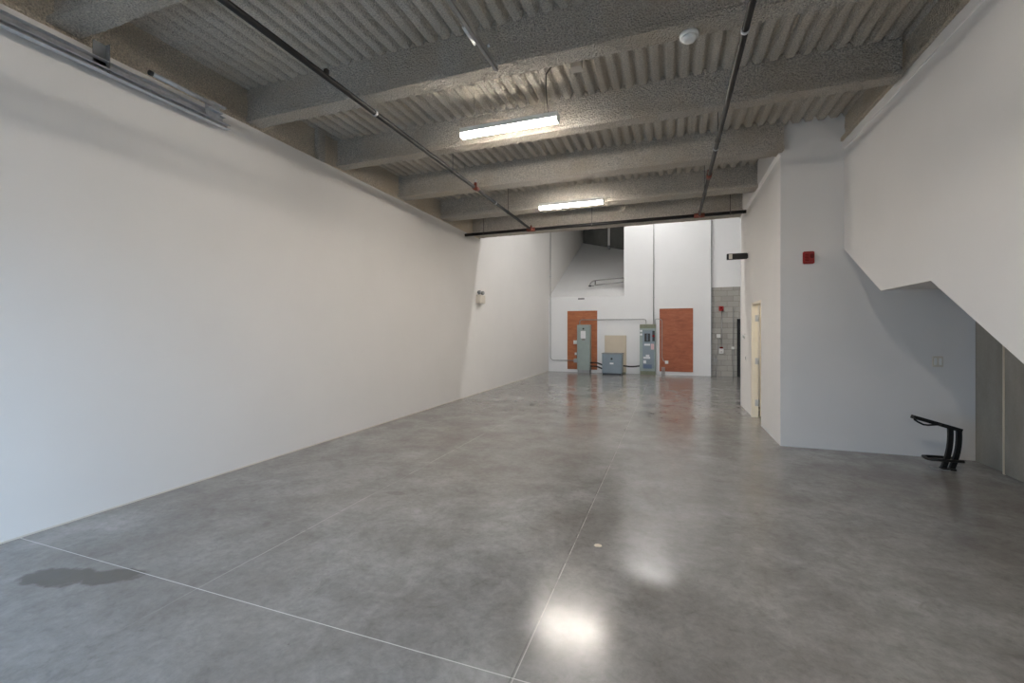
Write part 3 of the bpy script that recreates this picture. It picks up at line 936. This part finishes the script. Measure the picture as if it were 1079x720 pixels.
for (x, z, s, mt, nm, lb) in ((-3.68, 1.24, 0.075, 'white_plastic', 'outlet_box', 'white square electrical box at mid height on the orange board'),
                              (-3.65, 0.76, 0.05, 'white_plastic', 'outlet_box', 'small white box beside the black switch handle of the left panel'),
                              (-3.66, 0.48, 0.085, 'zinc', 'outlet_box', 'grey metal box where the corner conduit ends on the orange board')):
    b_ = thing(nm, lb, 'electrical box', (x, F - 0.022, z))
    MB().box(x - s, x + s, F - 0.085, F - 0.022, z - s, z + s, 0.005).build('box_body', M[mt], b_)
    MB().box(x - s * 0.9, x + s * 0.9, F - 0.091, F - 0.0845, z - s * 0.9, z + s * 0.9, 0.002).build('cover_plate', M[mt], b_)
vt = thing('vent', 'tiny grey vent strip on the far wall just under the recess opening', 'vent', (-3.45, F, 3.03))
MB().box(-3.58, -3.31, F - 0.015, F, 3.0, 3.06, 0.003).build('frame', M['steel_post'], vt)
for k in range(3):
    MB().box(-3.565, -3.325, F - 0.02, F - 0.0145, 3.008 + k * 0.017, 3.015 + k * 0.017).build('louvre', M['black_plastic'], vt)
# white corner joint between the painted wall and the block strip
struct(MB().box(1.44, 1.475, F - 0.012, F + 0.1, 0, ZH).build('trim_5', M['steel_post']))

# block wall devices
G = YW + 0.1
fa2 = thing('fire_alarm', 'red fire alarm on the grey block wall at the far right', 'fire alarm', (1.80, G, 2.53))
MB().box(1.72, 1.88, G - 0.05, G, 2.44, 2.62, 0.008).build('backbox', M['red'], fa2)
MB().box(1.735, 1.865, G - 0.07, G - 0.049, 2.455, 2.605, 0.006).build('faceplate', M['red'], fa2)
MB().box(1.77, 1.83, G - 0.082, G - 0.069, 2.52, 2.58, 0.004).build('strobe_lens', M['dark_red'], fa2)
def small_box(x, z, s, mt, lb):
    b_ = thing('outlet_box', lb, 'electrical box', (x, G, z))
    MB().box(x - s, x + s, G - 0.06, G, z - s, z + s, 0.005).build('box_body', M[mt], b_)
    MB().box(x - s * 0.88, x + s * 0.88, G - 0.066, G - 0.0595, z - s * 0.88, z + s * 0.88, 0.002).build('cover_plate', M[mt], b_)
small_box(1.71, 1.51, 0.065, 'white_plastic', 'small pale box on the block wall under the red fire alarm')
small_box(1.61, 0.60, 0.065, 'zinc', 'lowest grey metal box at the left of the block wall')
small_box(2.19, 1.06, 0.05, 'white_plastic', 'small pale box at the right of the block wall')
pb = thing('pull_station', 'white and red fire pull station low on the block wall', 'fire alarm', (1.80, G, 0.95))
MB().box(1.72, 1.88, G - 0.06, G, 0.85, 1.04, 0.006).build('plate', M['white_plastic'], pb)
MB().box(1.745, 1.855, G - 0.075, G - 0.059, 1.04, 1.10, 0.004).build('pull_cap', M['dark_red'], pb)
MB().box(1.785, 1.815, G - 0.068, G - 0.0595, 0.90, 0.93, 0.002).build('keyhole', M['dark_red'], pb)
yg = G - 0.025
conduit('conduit', 'thin conduit between the red fire alarm and the pull station on the block wall', [(1.82, yg, 2.44), (1.82, yg, 1.10)], 0.012, 'zinc')
conduit('conduit', 'thin conduit running from the pale box to the lowest grey box on block wall', [(1.71, yg, 1.445), (1.71, yg, 1.1), (1.64, yg, 0.85), (1.62, yg, 0.665)], 0.012, 'zinc')
conduit('conduit', 'thin conduit dropping from the lowest grey box to the floor', [(1.62, yg, 0.535), (1.62, yg, 0.0)], 0.012, 'zinc')
conduit('conduit', 'thin conduit with an arched top at the right of the block wall', [(2.20, yg, 0.0), (2.20, yg, 1.01)], 0.011, 'zinc')
conduit('conduit', 'upper conduit bending right above the small pale box on block wall', [(2.20, yg, 1.11), (2.20, yg, 2.42)] + [(2.20 + 0.13 - 0.13 * math.cos(a), yg, 2.42 + 0.13 * math.sin(a)) for a in (0.4, 0.8, 1.2, PI / 2)] + [(2.6, yg, 2.55)], 0.012, 'zinc')
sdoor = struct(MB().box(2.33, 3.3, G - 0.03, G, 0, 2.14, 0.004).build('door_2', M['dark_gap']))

# recess: pipe rail from the right cheek and drain pipe on the dark wall
rail = thing('pipe_rail', 'grey two-bar pipe rail reaching out of the recess side high on the far wall', 'rail', (AX, 18.7, 3.85))
def yy_(x, z): return (x, 18.7, z)
za = [3.85, 3.68]
MB().tube([yy_(AX, 3.92), yy_(-3.02, 3.85)], 0.026, 12).build('upper_bar', M['zinc'], rail)
MB().tube([yy_(AX, 3.74), yy_(-3.02, 3.66)], 0.026, 12).build('lower_bar', M['zinc'], rail)
for x, z0, z1 in ((-1.80, 3.74, 3.92), (-2.99, 3.66, 3.85)):
    MB().tube([yy_(x, z0), yy_(x, z1)], 0.022, 10).build('post', M['black_iron'], rail)
MB().tube([yy_(-3.02, 3.85), yy_(-3.12, 3.81), yy_(-3.2, 3.72), yy_(-3.22, 3.64), yy_(-3.05, 3.62)], 0.028, 12).build('end_bend', M['zinc'], rail)
MB().box(-3.27, -3.15, 18.64, 18.76, 3.60, 3.65, 0.01).build('foot', M['black_plastic'], rail)
dp = thing('drain_pipe', 'white vertical pipe on the dark wall at the back of the recess', 'pipe', (-3.12, 24.3, 6.4))
MB().tube([(-3.12, 24.10, ZH - 0.02), (-3.12, 24.10, 6.35)], 0.06, 14).build('pipe', M['white_plastic'], dp)
MB().tube([(-3.12, 24.10, 6.36), (-3.12, 24.10, 6.26), (-3.10, 24.2, 6.2)], 0.075, 14).build('elbow', M['steel_post'], dp)

# ------------------------------------------------------------------ black steel rack by the stair
RY = 6.63
rk = thing('steel_rack', 'black bent steel rack standing on the floor under the stair', 'rack', (3.1, RY, 0))
def post_curve(xb, xt, zt):
    out = []
    for i in range(13):
        t_ = i / 12
        x = xb + (xt - xb) * (1 - (1 - t_) ** 2) + 0.008 * math.sin(PI * t_)
        out.append((x, RY, 0.004 + (zt - 0.004) * t_))
    return out
for k, (xb, xt, zt) in enumerate(((3.05, 3.118, 0.50), (3.128, 3.196, 0.482))):
    c = post_curve(xb, xt, zt)
    MB().bar(c, (0, 1, 0), 0.035, 0.047).build('upright', M['black_steel'], rk)
arm = MB().bar([(3.215, RY, 0.474), (3.10, RY, 0.508), (2.95, RY, 0.552), (2.76, RY, 0.607)], (0, 1, 0), 0.075, 0.042)
armo = arm.build('top_arm', M['black_steel'], rk)
hoop = MB().tube([(2.765, RY - 0.03, 0.60), (2.762, RY - 0.05, 0.578), (2.79, RY - 0.06, 0.555), (2.84, RY - 0.065, 0.528), (2.88, RY - 0.065, 0.525), (2.95, RY - 0.06, 0.533), (3.02, RY - 0.03, 0.535)], 0.011, 10)
hoop.build('arm_hoop', M['black_steel'], rk)
lp = [(3.22, RY - 0.05, 0.118), (3.1, RY - 0.055, 0.118), (2.92, RY - 0.055, 0.118), (2.895, RY - 0.03, 0.118), (2.89, RY + 0.03, 0.118), (2.90, RY + 0.09, 0.118), (2.95, RY + 0.11, 0.118), (3.19, RY + 0.11, 0.118)]
MB().tube(lp, 0.017, 12).build('lower_hoop', M['black_steel'], rk)
MB().prism([(2.93, RY - 0.03), (2.95, RY + 0.08), (3.10, RY + 0.05), (3.10, RY - 0.05), (3.0, RY - 0.06)], 'z', 0.0, 0.008).build('foot_plate', M['steel_post'], rk)
MB().box(3.03, 3.16, RY - 0.045, RY + 0.045, 0.0, 0.02, 0.004).build('base_shoe', M['black_steel'], rk)

ps = MB().prism([(-0.545, 3.345), (-0.53, 3.33), (-0.50, 3.335), (-0.485, 3.352), (-0.495, 3.372), (-0.52, 3.378), (-0.54, 3.366)], 'z', 0.0, 0.004).build('paper_scrap', M['beige'], None, (-0.515, 3.355, 0))
ps['label'] = 'tiny pale scrap lying on the polished floor beside the long joint'
ps['category'] = 'litter'

# ------------------------------------------------------------------ daylight
wd = bpy.data.worlds.new('World')
SC.world = wd
wd.use_nodes = True
bg = wd.node_tree.nodes['Background']
bg.inputs['Color'].default_value = (0.43, 0.68, 1.0, 1)
bg.inputs['Strength'].default_value = 9.0

def portal(name, x0, x1, z0, z1):
    ld = bpy.data.lights.new(name, 'AREA')
    ld.shape = 'RECTANGLE'
    ld.size = x1 - x0
    ld.size_y = z1 - z0
    ld.cycles.is_portal = True
    ob = bpy.data.objects.new(name, ld)
    COL.objects.link(ob)
    ob.location = ((x0 + x1) / 2, YF - 0.1, (z0 + z1) / 2)
    ob.rotation_euler = (PI / 2, 0, 0)      # -Z of the lamp points to +Y
    return ob
portal('daylight_portal', OX0, OX1, 0, OZ)

# ------------------------------------------------------------------ camera
cam = bpy.data.cameras.new('camera')
co = bpy.data.objects.new('camera', cam)
COL.objects.link(co)
SC.camera = co
cam.sensor_width = 36
cam.lens = 461.0 / 1079 * 36
cam.shift_y = -9.0 / 1079
cam.clip_start = 0.05
co.location = (0, 0, 1.62)
co.rotation_euler = (PI / 2, 0, math.radians(19.858))

SC.cycles.max_bounces = 12
SC.cycles.diffuse_bounces = 7
SC.cycles.sample_clamp_indirect = 8
SC.view_settings.view_transform = 'Standard'
SC.view_settings.look = 'None'
SC.view_settings.gamma = 1
SC.view_settings.use_curve_mapping = False
SC.view_settings.exposure = -0.16
